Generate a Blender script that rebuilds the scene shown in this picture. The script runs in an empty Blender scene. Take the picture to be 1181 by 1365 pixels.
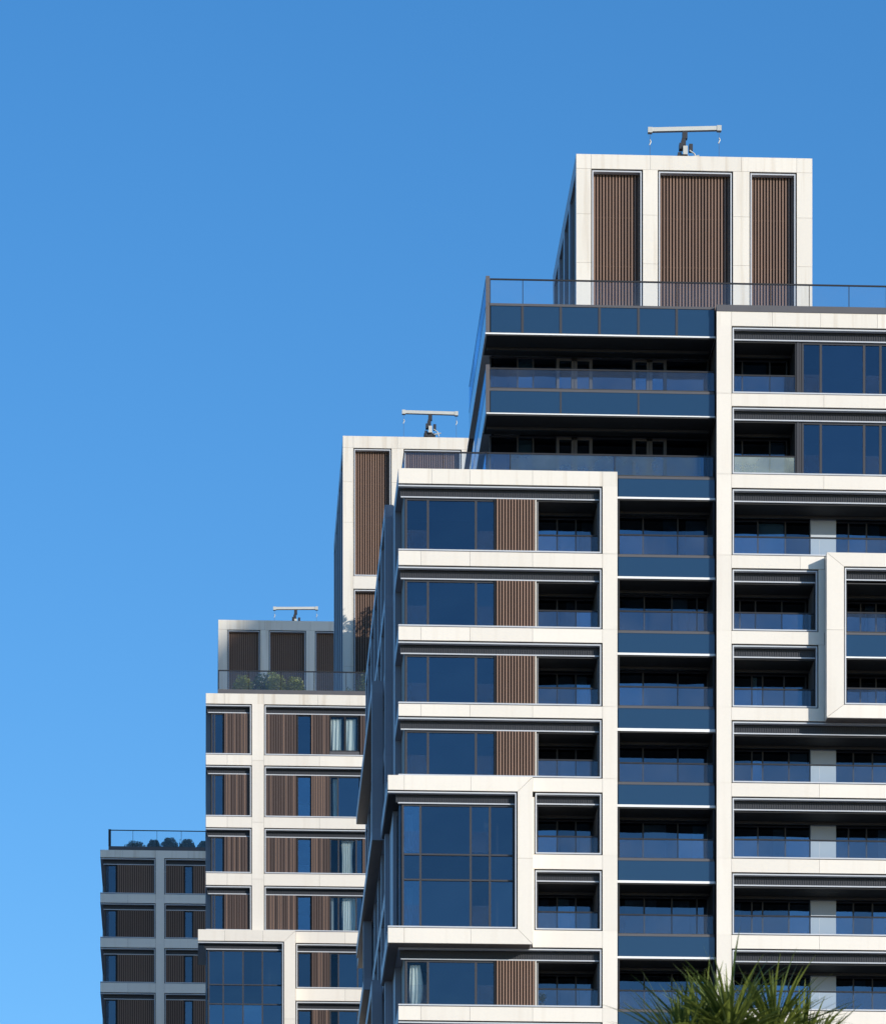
import bpy, bmesh, math, random
from mathutils import Vector, Matrix
R = math.radians
random.seed(11)
S = bpy.context.scene
COL = S.collection

# ------------------------------------------------------------------ camera
cam_d = bpy.data.cameras.new('camera'); cam = bpy.data.objects.new('camera', cam_d); COL.objects.link(cam)
cam.location = (0, 0, 1.7); cam.rotation_euler = (R(90), 0, R(-2.8228))
cam_d.sensor_fit = 'HORIZONTAL'; cam_d.sensor_width = 36; cam_d.lens = 198.14
cam_d.shift_y = 1.8133
cam_d.clip_start = 1; cam_d.clip_end = 6000
cam_d.dof.use_dof = True; cam_d.dof.focus_distance = 212; cam_d.dof.aperture_fstop = 14
S.camera = cam

# ------------------------------------------------------------------ sky, sun, exposure
SUN_EL, SUN_AZ = 17.5, 44.0          # elevation; angle to the right of the facade normal (towards the viewer)
W = bpy.data.worlds.new('World'); S.world = W; W.use_nodes = True
nt = W.node_tree; nt.nodes.clear()
sky = nt.nodes.new('ShaderNodeTexSky'); sky.sky_type = 'NISHITA'; sky.sun_disc = False
sky.sun_elevation = R(SUN_EL); sky.sun_rotation = R(180 - SUN_AZ)
sky.altitude = 0; sky.air_density = 1.0; sky.dust_density = 0.3; sky.ozone_density = 3.5
hs = nt.nodes.new('ShaderNodeHueSaturation'); hs.inputs['Saturation'].default_value = 1.25; hs.inputs['Hue'].default_value = 0.503; hs.inputs['Value'].default_value = 1.0
bg = nt.nodes.new('ShaderNodeBackground'); bg.inputs['Strength'].default_value = 0.15
wo = nt.nodes.new('ShaderNodeOutputWorld')
nt.links.new(sky.outputs[0], hs.inputs['Color']); nt.links.new(hs.outputs[0], bg.inputs[0]); nt.links.new(bg.outputs[0], wo.inputs[0])
sun_d = bpy.data.lights.new('sun', 'SUN'); sun_d.energy = 3.75; sun_d.angle = R(0.53); sun_d.color = (1.0, 0.945, 0.86)
sun = bpy.data.objects.new('sun', sun_d); COL.objects.link(sun)
ce = math.cos(R(SUN_EL))
to_sun = Vector((math.sin(R(SUN_AZ)) * ce, -math.cos(R(SUN_AZ)) * ce, math.sin(R(SUN_EL))))
sun.rotation_euler = to_sun.to_track_quat('Z', 'Y').to_euler(); sun.location = (60, -60, 120)
S.view_settings.view_transform = 'Standard'; S.view_settings.look = 'None'
S.view_settings.exposure = 0.28; S.view_settings.gamma = 1.0
S.render.engine = 'CYCLES'
S.cycles.max_bounces = 8; S.cycles.transparent_max_bounces = 16

# ------------------------------------------------------------------ materials
def nmat(name):
    m = bpy.data.materials.new(name); m.use_nodes = True
    n = m.node_tree; return m, n, n.nodes, n.links, n.nodes['Principled BSDF']

def plain(name, col, rough=0.5, metal=0.0, spec=0.5, var=0.12, scale=1.5):
    m, n, N, L, P = nmat(name)
    P.inputs['Roughness'].default_value = rough; P.inputs['Metallic'].default_value = metal
    P.inputs['Specular IOR Level'].default_value = spec
    tc = N.new('ShaderNodeTexCoord'); nz = N.new('ShaderNodeTexNoise'); nz.inputs['Scale'].default_value = scale
    nz.inputs['Detail'].default_value = 6
    oi = N.new('ShaderNodeObjectInfo')
    mr = N.new('ShaderNodeMapRange'); mr.inputs['To Min'].default_value = 1 - var; mr.inputs['To Max'].default_value = 1 + var
    mr2 = N.new('ShaderNodeMapRange'); mr2.inputs['To Min'].default_value = 1 - var * .6; mr2.inputs['To Max'].default_value = 1 + var * .6
    mu = N.new('ShaderNodeMath'); mu.operation = 'MULTIPLY'
    hv = N.new('ShaderNodeHueSaturation'); hv.inputs['Color'].default_value = (*col, 1)
    L.new(tc.outputs['Object'], nz.inputs['Vector']); L.new(nz.outputs['Fac'], mr.inputs['Value']); L.new(oi.outputs['Random'], mr2.inputs['Value'])
    L.new(mr.outputs[0], mu.inputs[0]); L.new(mr2.outputs[0], mu.inputs[1]); L.new(mu.outputs[0], hv.inputs['Value'])
    L.new(hv.outputs[0], P.inputs['Base Color'])
    return m

def cladding(name, col, stain):
    """glass-reinforced concrete panels: slight tone change from panel to panel, rain streaks, fine speckle"""
    m, n, N, L, P = nmat(name)
    P.inputs['Roughness'].default_value = 0.42
    tc = N.new('ShaderNodeTexCoord'); geo = N.new('ShaderNodeNewGeometry'); oi = N.new('ShaderNodeObjectInfo')
    mp = N.new('ShaderNodeMapping'); mp.inputs['Scale'].default_value = (3.2, 3.2, 0.16)
    L.new(geo.outputs['Position'], mp.inputs['Vector'])
    st = N.new('ShaderNodeTexNoise'); st.inputs['Scale'].default_value = 1.0; st.inputs['Detail'].default_value = 5
    L.new(mp.outputs[0], st.inputs['Vector'])
    big = N.new('ShaderNodeTexNoise'); big.inputs['Scale'].default_value = 0.28; big.inputs['Detail'].default_value = 4
    L.new(geo.outputs['Position'], big.inputs['Vector'])
    fine = N.new('ShaderNodeTexNoise'); fine.inputs['Scale'].default_value = 9; fine.inputs['Detail'].default_value = 4
    L.new(geo.outputs['Position'], fine.inputs['Vector'])
    r1 = N.new('ShaderNodeMapRange'); r1.inputs['From Min'].default_value = .52; r1.inputs['From Max'].default_value = .75
    r1.inputs['To Min'].default_value = 0; r1.inputs['To Max'].default_value = stain; L.new(st.outputs['Fac'], r1.inputs['Value'])
    mx = N.new('ShaderNodeMixRGB'); mx.inputs['Color1'].default_value = (*col, 1)
    mx.inputs['Color2'].default_value = (col[0] * .70, col[1] * .62, col[2] * .52, 1); L.new(r1.outputs[0], mx.inputs['Fac'])
    def rng(src, a, b):
        q = N.new('ShaderNodeMapRange'); q.inputs['To Min'].default_value = a; q.inputs['To Max'].default_value = b; L.new(src, q.inputs['Value']); return q.outputs[0]
    m1 = N.new('ShaderNodeMath'); m1.operation = 'MULTIPLY'; L.new(rng(oi.outputs['Random'], .955, 1.03), m1.inputs[0]); L.new(rng(big.outputs['Fac'], .94, 1.06), m1.inputs[1])
    m2 = N.new('ShaderNodeMath'); m2.operation = 'MULTIPLY'; L.new(m1.outputs[0], m2.inputs[0]); L.new(rng(fine.outputs['Fac'], .965, 1.035), m2.inputs[1])
    hv = N.new('ShaderNodeHueSaturation'); L.new(mx.outputs[0], hv.inputs['Color']); L.new(m2.outputs[0], hv.inputs['Value'])
    L.new(hv.outputs[0], P.inputs['Base Color'])
    return m

def slat_mat(name, col):
    m, n, N, L, P = nmat(name); P.inputs['Roughness'].default_value = 0.5
    geo = N.new('ShaderNodeNewGeometry'); oi = N.new('ShaderNodeObjectInfo')
    mp = N.new('ShaderNodeMapping'); mp.inputs['Scale'].default_value = (14, 14, .5); L.new(geo.outputs['Position'], mp.inputs['Vector'])
    nz = N.new('ShaderNodeTexNoise'); nz.inputs['Scale'].default_value = 1.2; nz.inputs['Detail'].default_value = 4; L.new(mp.outputs[0], nz.inputs['Vector'])
    a = N.new('ShaderNodeMath'); a.operation = 'ADD'; L.new(nz.outputs['Fac'], a.inputs[0]); L.new(oi.outputs['Random'], a.inputs[1])
    r = N.new('ShaderNodeMapRange'); r.inputs['From Max'].default_value = 1.8; r.inputs['To Min'].default_value = .68; r.inputs['To Max'].default_value = 1.32; L.new(a.outputs[0], r.inputs['Value'])
    hv = N.new('ShaderNodeHueSaturation'); hv.inputs['Color'].default_value = (*col, 1); L.new(r.outputs[0], hv.inputs['Value']); L.new(hv.outputs[0], P.inputs['Base Color'])
    return m

def glass(name, through, refl, k, base, dust=0.0, dustcol=(.5, .5, .48)):
    """thin coated pane: tinted see-through layer + mirror layer growing with the angle, optionally a dusty film"""
    m, n, N, L, P = nmat(name); N.remove(P)
    out = N['Material Output']
    fr = N.new('ShaderNodeFresnel'); fr.inputs['IOR'].default_value = 1.52
    ma = N.new('ShaderNodeMath'); ma.operation = 'MULTIPLY_ADD'; ma.use_clamp = True
    ma.inputs[1].default_value = k; ma.inputs[2].default_value = base; L.new(fr.outputs[0], ma.inputs[0])
    tr = N.new('ShaderNodeBsdfTransparent'); tr.inputs[0].default_value = (*through, 1)
    oi = N.new('ShaderNodeObjectInfo'); hv = N.new('ShaderNodeHueSaturation'); hv.inputs['Color'].default_value = (*refl, 1)
    rr = N.new('ShaderNodeMapRange'); rr.inputs['To Min'].default_value = .82; rr.inputs['To Max'].default_value = 1.15
    L.new(oi.outputs['Random'], rr.inputs['Value']); L.new(rr.outputs[0], hv.inputs['Value'])
    gl = N.new('ShaderNodeBsdfGlossy'); gl.inputs['Roughness'].default_value = 0.015
    g0 = N.new('ShaderNodeNewGeometry'); wn = N.new('ShaderNodeTexNoise'); wn.inputs['Scale'].default_value = .55; wn.inputs['Detail'].default_value = 1
    L.new(g0.outputs['Position'], wn.inputs['Vector']); bp = N.new('ShaderNodeBump'); bp.inputs['Strength'].default_value = 1; bp.inputs['Distance'].default_value = .016
    L.new(wn.outputs['Fac'], bp.inputs['Height']); L.new(bp.outputs[0], gl.inputs['Normal'])
    L.new(hv.outputs[0], gl.inputs['Color'])
    mx = N.new('ShaderNodeMixShader'); L.new(ma.outputs[0], mx.inputs[0]); L.new(tr.outputs[0], mx.inputs[1]); L.new(gl.outputs[0], mx.inputs[2])
    last = mx
    if dust:
        geo = N.new('ShaderNodeNewGeometry'); nz = N.new('ShaderNodeTexNoise'); nz.inputs['Scale'].default_value = .8; nz.inputs['Detail'].default_value = 5
        L.new(geo.outputs['Position'], nz.inputs['Vector'])
        r = N.new('ShaderNodeMapRange'); r.inputs['From Min'].default_value = .3; r.inputs['From Max'].default_value = .75; r.inputs['To Min'].default_value = dust * .5; r.inputs['To Max'].default_value = dust * 1.6
        L.new(nz.outputs['Fac'], r.inputs['Value'])
        df = N.new('ShaderNodeBsdfDiffuse'); df.inputs[0].default_value = (*dustcol, 1)
        m2 = N.new('ShaderNodeMixShader'); L.new(r.outputs[0], m2.inputs[0]); L.new(mx.outputs[0], m2.inputs[1]); L.new(df.outputs[0], m2.inputs[2]); last = m2
    L.new(last.outputs[0], out.inputs[0])
    return m

def leaf_mat(name, c1, c2, scale=6, trans=.25):
    m, n, N, L, P = nmat(name); P.inputs['Roughness'].default_value = .42
    geo = N.new('ShaderNodeNewGeometry'); nz = N.new('ShaderNodeTexNoise'); nz.inputs['Scale'].default_value = scale; L.new(geo.outputs['Position'], nz.inputs['Vector'])
    oi = N.new('ShaderNodeObjectInfo'); a = N.new('ShaderNodeMath'); a.operation = 'MULTIPLY_ADD'; a.inputs[1].default_value = .6
    L.new(oi.outputs['Random'], a.inputs[0]); L.new(nz.outputs['Fac'], a.inputs[2])
    r = N.new('ShaderNodeMapRange'); r.inputs['From Min'].default_value = .3; r.inputs['From Max'].default_value = 1.2; L.new(a.outputs[0], r.inputs['Value'])
    mx = N.new('ShaderNodeMixRGB'); mx.inputs['Color1'].default_value = (*c1, 1); mx.inputs['Color2'].default_value = (*c2, 1); L.new(r.outputs[0], mx.inputs['Fac'])
    L.new(mx.outputs[0], P.inputs['Base Color'])
    tl = N.new('ShaderNodeBsdfTranslucent'); L.new(mx.outputs[0], tl.inputs[0])
    ms = N.new('ShaderNodeMixShader'); ms.inputs[0].default_value = trans; L.new(P.outputs[0], ms.inputs[1]); L.new(tl.outputs[0], ms.inputs[2]); L.new(ms.outputs[0], N['Material Output'].inputs[0])
    return m

M = {}
M['cream'] = cladding('cream_cladding', (.765, .705, .615), .16)
M['cream_top'] = cladding('weathered_cream_cladding', (.745, .69, .60), .60)
M['trim'] = plain('light_metal_trim', (.50, .52, .55), .4, 0, .5, .05)
M['slabtrim'] = plain('white_slab_edge', (.80, .80, .78), .5, 0, .5, .04)
M['dark'] = plain('dark_metal', (.018, .019, .023), .5, 0, .3, .15)
M['gap'] = plain('joint_backing', (.10, .09, .085), .8, 0, .2, .05)
M['bronze'] = plain('bronze_frame', (.044, .044, .050), .45, 0, .35, .1)
M['post'] = plain('brown_grey_post', (.105, .092, .09), .4, 0, .5, .1)
M['flank'] = plain('shade_blue_flank_cladding', (.25, .29, .36), .42, 0, .45, .14, .4)  # cream cladding on the flanks, its blue shade put into the colour
M['coping'] = plain('grey_coping', (.085, .083, .09), .5, 0, .4, .12)
M['louvre'] = plain('grey_louvre', (.034, .036, .043), .5, 0, .4, .1)
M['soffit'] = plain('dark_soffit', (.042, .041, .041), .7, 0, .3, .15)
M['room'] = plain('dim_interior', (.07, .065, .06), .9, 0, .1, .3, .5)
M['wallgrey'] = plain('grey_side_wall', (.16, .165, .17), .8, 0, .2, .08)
M['plaster'] = plain('pale_render', (.47, .52, .57), .8, 0, .2, .06)
M['shadepanel'] = plain('brown_side_panel', (.12, .10, .09), .5, 0, .4, .1)
M['slat'] = slat_mat('timber_look_slat', (.192, .116, .079))
M['board'] = slat_mat('brown_board', (.066, .041, .032))
M['lit_edge'] = slat_mat('lit_slat_edge', (.30, .185, .125))  # paler copy of the slat colour, painting in sunlit edges
M['slatback'] = plain('slat_backing', (.085, .052, .038), .8, 0, .2, .1)
M['glass'] = glass('window_glass', (.40, .47, .54), (.52, .68, .83), 1.7, .06)
M['glass2'] = glass('window_glass_lighter', (.52, .62, .68), (.55, .78, 1.0), 2.2, .08)
M['clear'] = glass('clear_window_glass', (.93, .965, .965), (.55, .8, 1.0), .6, .0)
M['guard'] = glass('inner_guard_glass', (.95, .96, .97), (.7, .85, 1.0), .25, .0, .012)
M['rail'] = glass('balustrade_glass', (.86, .90, .93), (.6, .8, 1.0), .9, .0, .03)
M['railtop'] = glass('roof_balustrade_glass', (.95, .965, .975), (.7, .85, 1.0), .55, .0, .018)
M['frost'] = glass('dusty_balustrade_glass', (.85, .90, .92), (.7, .85, 1.0), .7, .0, .42, (.40, .47, .43))
m, n, N, L, P = nmat('blue_spandrel_glass')
P.inputs['Base Color'].default_value = (.015, .043, .090, 1); P.inputs['Roughness'].default_value = .06; P.inputs['Specular IOR Level'].default_value = .75
P.inputs['Coat Weight'].default_value = 0.0
M['spandrel'] = m
M['curtain'] = plain('pale_curtain', (.80, .83, .79), .9, 0, .1, .08)
M['blind'] = plain('grey_blind', (.42, .46, .46), .9, 0, .1, .08)
M['teal'] = plain('teal_blind', (.12, .30, .36), .9, 0, .1, .1)
M['white'] = plain('white_painted_steel', (.50, .50, .46), .4, 0, .5, .08)
M['black'] = plain('black_machine_paint', (.02, .02, .025), .5, 0, .5, .2)
M['red'] = plain('red_primer', (.35, .10, .06), .6, 0, .4, .2)
M['leaf'] = leaf_mat('shrub_leaves', (.085, .115, .024), (.30, .32, .065), 5)
M['leafdark'] = leaf_mat('dark_shrub_leaves', (.018, .038, .016), (.05, .085, .026), 5)
M['palm'] = leaf_mat('sword_leaves', (.024, .052, .010), (.25, .29, .055), 4, .25)
M['bark'] = plain('bark', (.11, .085, .06), .9, 0, .2, .35, 6)
M['ground'] = plain('ground_paving', (.17, .165, .155), .9, 0, .2, .3, .05)
M['pot'] = plain('grey_pot', (.25, .24, .23), .8, 0, .3, .1)

# ------------------------------------------------------------------ helpers
WL = {}                                   # world location of every object (nothing is rotated above leaves)
_cache = {}
def link(name, me, parent, loc, kind=None):
    o = bpy.data.objects.new(name, me); COL.objects.link(o)
    loc = Vector(loc); WL[o.name] = loc
    if parent is not None:
        o.parent = parent; o.location = loc - WL[parent.name]
    else: o.location = loc
    if kind: o['kind'] = kind
    return o

def thing(name, label, cat, loc, group=None):
    o = link(name, None, None, loc); o.empty_display_size = .5
    o['label'] = label; o['category'] = cat
    if group: o['group'] = group
    return o

def boxes_mesh(name, boxes, mat):
    vs, fs = [], []
    for (x0, x1, y0, y1, z0, z1) in boxes:
        k = len(vs)
        vs += [(x0, y0, z0), (x1, y0, z0), (x1, y1, z0), (x0, y1, z0), (x0, y0, z1), (x1, y0, z1), (x1, y1, z1), (x0, y1, z1)]
        fs += [(k, k + 3, k + 2, k + 1), (k + 4, k + 5, k + 6, k + 7), (k, k + 1, k + 5, k + 4), (k + 1, k + 2, k + 6, k + 5), (k + 2, k + 3, k + 7, k + 6), (k + 3, k, k + 4, k + 7)]
    me = bpy.data.meshes.new(name); me.from_pydata(vs, [], fs); me.update()
    me.materials.append(mat); return me

def bx(name, par, x0, x1, y0, y1, z0, z1, mat, kind=None):
    key = (name, round(x1 - x0, 3), round(y1 - y0, 3), round(z1 - z0, 3), mat)
    if key not in _cache: _cache[key] = boxes_mesh(name, [(0, x1 - x0, 0, y1 - y0, 0, z1 - z0)], M[mat])
    return link(name, _cache[key], par, (x0, y0, z0), kind)

def bxs(name, par, boxes, mat, kind=None):
    x, y, z = boxes[0][0], boxes[0][2], boxes[0][4]
    me = boxes_mesh(name, [(a - x, b - x, c - y, d - y, e - z, f - z) for a, b, c, d, e, f in boxes], M[mat])
    return link(name, me, par, (x, y, z), kind)

def prism(name, par, pts, y0, y1, mat):
    """polygon in the facade plane (x, z), counter-clockwise seen from the front, given real thickness"""
    x, z = pts[0]; n = len(pts)
    vs = [(a - x, 0, b - z) for a, b in pts] + [(a - x, y1 - y0, b - z) for a, b in pts]
    fs = [tuple(range(n)), tuple(range(2 * n - 1, n - 1, -1))] + [(i, i + n, (i + 1) % n + n, (i + 1) % n) for i in range(n)]
    me = bpy.data.meshes.new(name); me.from_pydata(vs, [], fs); me.update(); me.materials.append(M[mat])
    return link(name, me, par, (x, y0, z))

G = .010                                   # open joint between cladding panels
def beam(T, xs, z0, z1, Y, mat='cream', th=.10):
    for a, b in zip(xs, xs[1:]):
        bx('cladding_panel', T, a + G / 2, b - G / 2, Y, Y + th, z0 + G / 2, z1 - G / 2, mat)
def column(T, x0, x1, zs, Y, mat='cream', th=.10):
    for a, b in zip(zs, zs[1:]):
        bx('column_panel', T, x0 + G / 2, x1 - G / 2, Y, Y + th, a + G / 2, b - G / 2, mat)

def frame(T, x0, x1, z0, z1, Y, left=True, right=True, d=.24):
    """light metal frame lining an opening, a dark gap between it and the cladding"""
    g, w = .045, .055
    b = [(x0 + (g if left else 0), x1 - (g if right else 0), Y + .06, Y + .06 + d, z0 + g, z0 + g + w),
         (x0 + (g if left else 0), x1 - (g if right else 0), Y + .06, Y + .06 + d, z1 - g - w, z1 - g)]
    if left: b.append((x0 + g, x0 + g + w, Y + .06, Y + .06 + d, z0 + g + w, z1 - g - w))
    if right: b.append((x1 - g - w, x1 - g, Y + .06, Y + .06 + d, z0 + g + w, z1 - g - w))
    bxs('opening_frame', T, b, 'trim')
    c = [(x0 - .0, x1, Y + .31, Y + .34, z1 - g - .004, z1 + .12), (x0, x1, Y + .31, Y + .34, z0 - .12, z0 + g + .004)]
    bxs('frame_backing', T, c, 'dark')

def louvre(T, x0, x1, z1, Y, h=.34, trim0=None):
    """ribbed ventilation strip under the lintel with its light trim"""
    z0 = z1 - h
    back = [(x0, x1, Y + .36, Y + .40, z0, z1)]
    n = max(2, int((x1 - x0) / .098))
    ribs = [(x0 + (i + .2) * (x1 - x0) / n, x0 + (i + .72) * (x1 - x0) / n, Y + .335, Y + .36, z0 + .01, z1) for i in range(n)]
    p = bxs('vent_strip', T, back, 'louvre')
    bxs('rib', p, ribs, 'louvre', 'stuff')
    t0 = x0 if trim0 is None else trim0
    bx('strip_trim', p, t0, x1, Y + .27, Y + .36, z0 - .052, z0 - .004, 'trim')
    return z0 - .06

def window(T, bars, z0, z1, Y, w=.07, mats=None, transoms=(), fmat='bronze', d=.10):
    """bars: x of the bars' centres; panes between them are sub-parts"""
    fb = [(x - w / 2, x + w / 2, Y, Y + d, z0, z1) for x in bars]
    for a, b in zip(bars, bars[1:]):
        fb += [(a + w / 2, b - w / 2, Y, Y + d, z0, z0 + w * .8), (a + w / 2, b - w / 2, Y, Y + d, z1 - w * .8, z1)]
        fb += [(a + w / 2, b - w / 2, Y - .01, Y + d, t - w * .4, t + w * .4) for t in transoms]
    f = bxs('window', T, fb, fmat)
    zs = [z0 + w * .8] + [q for t in transoms for q in (t - w * .4, t + w * .4)] + [z1 - w * .8]
    for i, (a, b) in enumerate(zip(bars, bars[1:])):
        for j in range(0, len(zs), 2):
            bx('pane', f, a + w / 2, b - w / 2, Y + .045, Y + .057, zs[j], zs[j + 1], (mats or {}).get((i, j // 2), (mats or {}).get(i, 'glass')))
    return f

def slats(T, x0, x1, z0, z1, Y, pitch=.125, w=.062, d=.05, single=True, rails=()):
    n = max(2, round((x1 - x0) / pitch)); p = (x1 - x0) / n
    b = bx('slat_backing', T, x0, x1, Y + d + .005, Y + d + .06, z0, z1, 'slatback')
    if single:
        for i in range(n): bx('slat', T, x0 + i * p + (p - w) / 2, x0 + i * p + (p + w) / 2, Y, Y + d, z0, z1, 'slat')
    else:
        bxs('slat', b, [(x0 + i * p + (p - w) / 2, x0 + i * p + (p + w) / 2, Y, Y + d, z0, z1) for i in range(n)], 'slat', 'stuff')
    for r in rails: bx('slat_rail', b, x0, x1, Y + d - .012, Y + d + .004, r - .03, r + .03, 'slatback')

def balcony(T, x0, x1, z0, z1, Y, D=1.85, doors=None, railz=None, panels=None, pillar=None, railmat='rail', rail=True, walls=True, beam_at=1.35, dmats=None, foot=0.0, wallmat='soffit', jambmat='dark'):
    """recessed balcony: soffit, floor, side walls, glazed doors at the back, glass balustrade at the front"""
    e = .006
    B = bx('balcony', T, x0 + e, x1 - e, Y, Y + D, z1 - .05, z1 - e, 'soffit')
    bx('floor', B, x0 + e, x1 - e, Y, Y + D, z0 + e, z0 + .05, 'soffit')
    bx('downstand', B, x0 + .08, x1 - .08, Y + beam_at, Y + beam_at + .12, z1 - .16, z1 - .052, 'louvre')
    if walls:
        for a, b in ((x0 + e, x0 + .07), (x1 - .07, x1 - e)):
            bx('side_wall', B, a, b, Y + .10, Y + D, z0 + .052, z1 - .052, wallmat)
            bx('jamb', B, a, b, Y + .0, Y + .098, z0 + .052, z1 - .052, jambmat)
    dz1 = z1 - .10; xs = doors or [x0 + .08 + (x1 - x0 - .16) * i / 3 for i in range(4)]
    fb = []
    for x in xs: fb.append((x - .03, x + .03, Y + D, Y + D + .08, z0 + .05, dz1))
    for a, b in zip(xs, xs[1:]): fb += [(a + .03, b - .03, Y + D, Y + D + .08, dz1 - .06, dz1), (a + .03, b - .03, Y + D, Y + D + .08, z0 + .05, z0 + .11)]
    bxs('door_frame', B, fb, 'bronze')
    for i, (a, b) in enumerate(zip(xs, xs[1:])):
        mid = (a + b) / 2
        if pillar and pillar[0] - .05 < mid < pillar[1] + .05: continue
        g = (dmats or {}).get(i) or random.choice(['glass', 'glass', 'glass', 'glass2'])
        bx('door_pane', B, a + .03, b - .03, Y + D + .035, Y + D + .047, z0 + .11, dz1 - .06, g)
        if dmats is None and random.random() < .36:
            q = random.uniform(.05, .6); q0, q1 = (a + .05, b - (b - a) * q) if random.random() < .5 else (a + (b - a) * q, b - .05)
            bx('blind', B, q0, q1, Y + D + .12, Y + D + .14, z0 + .12, dz1 - .1, random.choice(['blind', 'teal', 'curtain']))
    if pillar: bx('pillar', B, pillar[0], pillar[1], Y + D - .25, Y + D + .06, z0 + .05, z1 - .05, 'plaster')
    if rail:
        rz = railz or z0 + .8
        bx('handrail', B, x0 + .03, x1 - .03, Y + .02, Y + .07, rz - .06, rz, 'dark')
        ps = panels or [x0 + .03, x1 - .03]
        for a, b in zip(ps, ps[1:]):
            bx('glass_panel', B, a + .008, b - .008, Y + .038, Y + .054, z0 + foot + .03, rz - .06, railmat)
    return B

def balustrade(T, pts, z0, z1, mat='railtop', plinth=None, postw=.03):
    """glass roof balustrade along straight runs: list of (x, y) post positions in order"""
    (xa, ya) = pts[0]
    rb = bx('balustrade', T, min(p[0] for p in pts), max(p[0] for p in pts) + .05, min(p[1] for p in pts), max(p[1] for p in pts) + .05, z1 - .06, z1, 'dark') if min(abs(pts[0][0] - pts[-1][0]), abs(pts[0][1] - pts[-1][1])) < .01 else None
    for (x, y) in pts: bx('post', rb, x, x + postw, y + .002, y + postw, z0, z1 - .06, 'dark')
    for a, b in zip(pts, pts[1:]):
        if abs(a[1] - b[1]) < .01:
            bx('glass_panel', rb, min(a[0], b[0]) + .04, max(a[0], b[0]) - .01, a[1] + .012, a[1] + .026, z0, z1 - .06, mat)
        else:
            bx('glass_panel', rb, a[0] + .012, a[0] + .026, min(a[1], b[1]) + .04, max(a[1], b[1]) - .01, z0, z1 - .06, mat)
    if plinth:
        x0, x1 = min(p[0] for p in pts), max(p[0] for p in pts) + .05; y0, y1 = min(p[1] for p in pts), max(p[1] for p in pts) + .05
        bx('plinth', rb, x0 - .02, x1 + .02, y0 - .02, y1 + .12, plinth, z0, 'coping')
    return rb

def side_grid(T, X, y0, y1, beams, depth, fins, finw=.55, wall='shadepanel'):
    """left flank: beam edges and fins proud of a recessed dark wall"""
    for z0, z1 in beams: bx('flank_beam', T, X, X + depth, y0, y1, z0, z1, 'flank')
    lo, hi = beams[-1][0], beams[0][1]
    for i, f in enumerate(fins):
        for (a, b), (c, d) in zip(beams, beams[1:]):
            bx('flank_fin', T, X + .004, X + depth, f, f + finw, d, a, 'flank')
    bx('flank_wall', T, X + depth + .004, X + depth + .12, y0 + .4, y1 - .05, lo, hi, wall)

def roof_core(T, x, ztop, zbase, Y, depth, cols, tiers, side_fins, single=True, panel_z=()):
    """plant room on the roof: cream frame, tall louvre fields; cols = x of column edges, tiers = [(z0, z1)] louvre fields"""
    x0, x1 = cols[0][0], cols[-1][1]
    zt = tiers[0][1]
    # top beam and columns, split where the joints are
    bx('core_wall', T, x0 + .12, x1 - .12, Y + .55, Y + depth - .02, zbase, ztop - .05, 'gap'); bx('beam_core', T, x0 + .05, x1 - .05, Y + .11, Y + .5, ztop - .6, ztop - .06, 'gap')
    xs = [cols[0][0]] + [c for q in cols[1:-1] for c in ((q[0] + q[1]) / 2,)] + [cols[-1][1]]
    beam(T, [cols[0][0], cols[0][1]] + [sum(q) / 2 for q in cols[1:-1]] + [cols[-1][0], cols[-1][1]], zt, ztop, Y, 'cream_top')
    lo = tiers[-1][0]
    for a, b in cols:
        zs = [lo] + sorted(z for z in panel_z if lo < z < zt) + [zt]
        column(T, a, b, zs, Y, 'cream_top')
    for (u0, u1), (l0, l1) in zip(tiers, tiers[1:]):
        for a, b in zip(cols, cols[1:]): beam(T, [a[1], b[0]], l1, u0, Y)
    for a, b in cols: bx('column_backing', T, a + .03, b - .03, Y + .105, Y + .55, lo, zt, 'gap')
    for t0, t1 in tiers:
        for a, b in zip(cols, cols[1:]):
            frame(T, a[1], b[0], t0, t1, Y, d=.3)
            slats(T, a[1] + .1, b[0] - .1, t0 + .1, t1 - .1, Y + .34, pitch=.136, w=.062, d=.06, single=single, rails=[z for z in panel_z if t0 < z < t1])
    # left flank
    bx('flank_beam', T, x0, x0 + .4, Y + .102, Y + depth, zt - .1, ztop - .004, 'flank')
    for f in side_fins: bx('flank_fin', T, x0, x0 + .38, Y + f, Y + f + .7, zbase, zt - .1, 'flank')
    bx('flank_fin', T, x0, x0 + .11, Y + .104, Y + .5, zbase, zt - .1, 'flank')
    bx('flank_wall', T, x0 + .45, x0 + .55, Y + .56, Y + depth - .1, zbase, zt - .1, 'shadepanel')
    bx('roof_slab', T, x0 + .12, x1 - .02, Y + .12, Y + depth - .02, ztop - .048, ztop - .02, 'coping')

def boards(T, x0, x1, z0, z1, Y, pitch=.142):
    """wide brown boards close together; thin proud strips on some joints paint in sunlit slat edges"""
    n = max(2, round((x1 - x0) / pitch)); p = (x1 - x0) / n
    b = bx('slat_backing', T, x0, x1, Y + .055, Y + .11, z0, z1, 'slatback')
    for i in range(n):
        bx('slat', T, x0 + i * p + .012, x0 + (i + 1) * p - .022, Y, Y + .05, z0, z1, 'board')
        if random.random() < .45: bx('lit_edge', b, x0 + i * p - .011, x0 + i * p + .010, Y - .015, Y + .054, z0, z1, 'lit_edge')

# ------------------------------------------------------------------ ground
gm = boxes_mesh('ground', [(-3000, 3000, -2500, 3500, -2, 0)], M['ground'])
g = link('ground', gm, None, (0, 0, 0), 'structure'); g['label'] = 'paved city ground far below the towers'

GRP = 'stepped apartment towers in a row'
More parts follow.
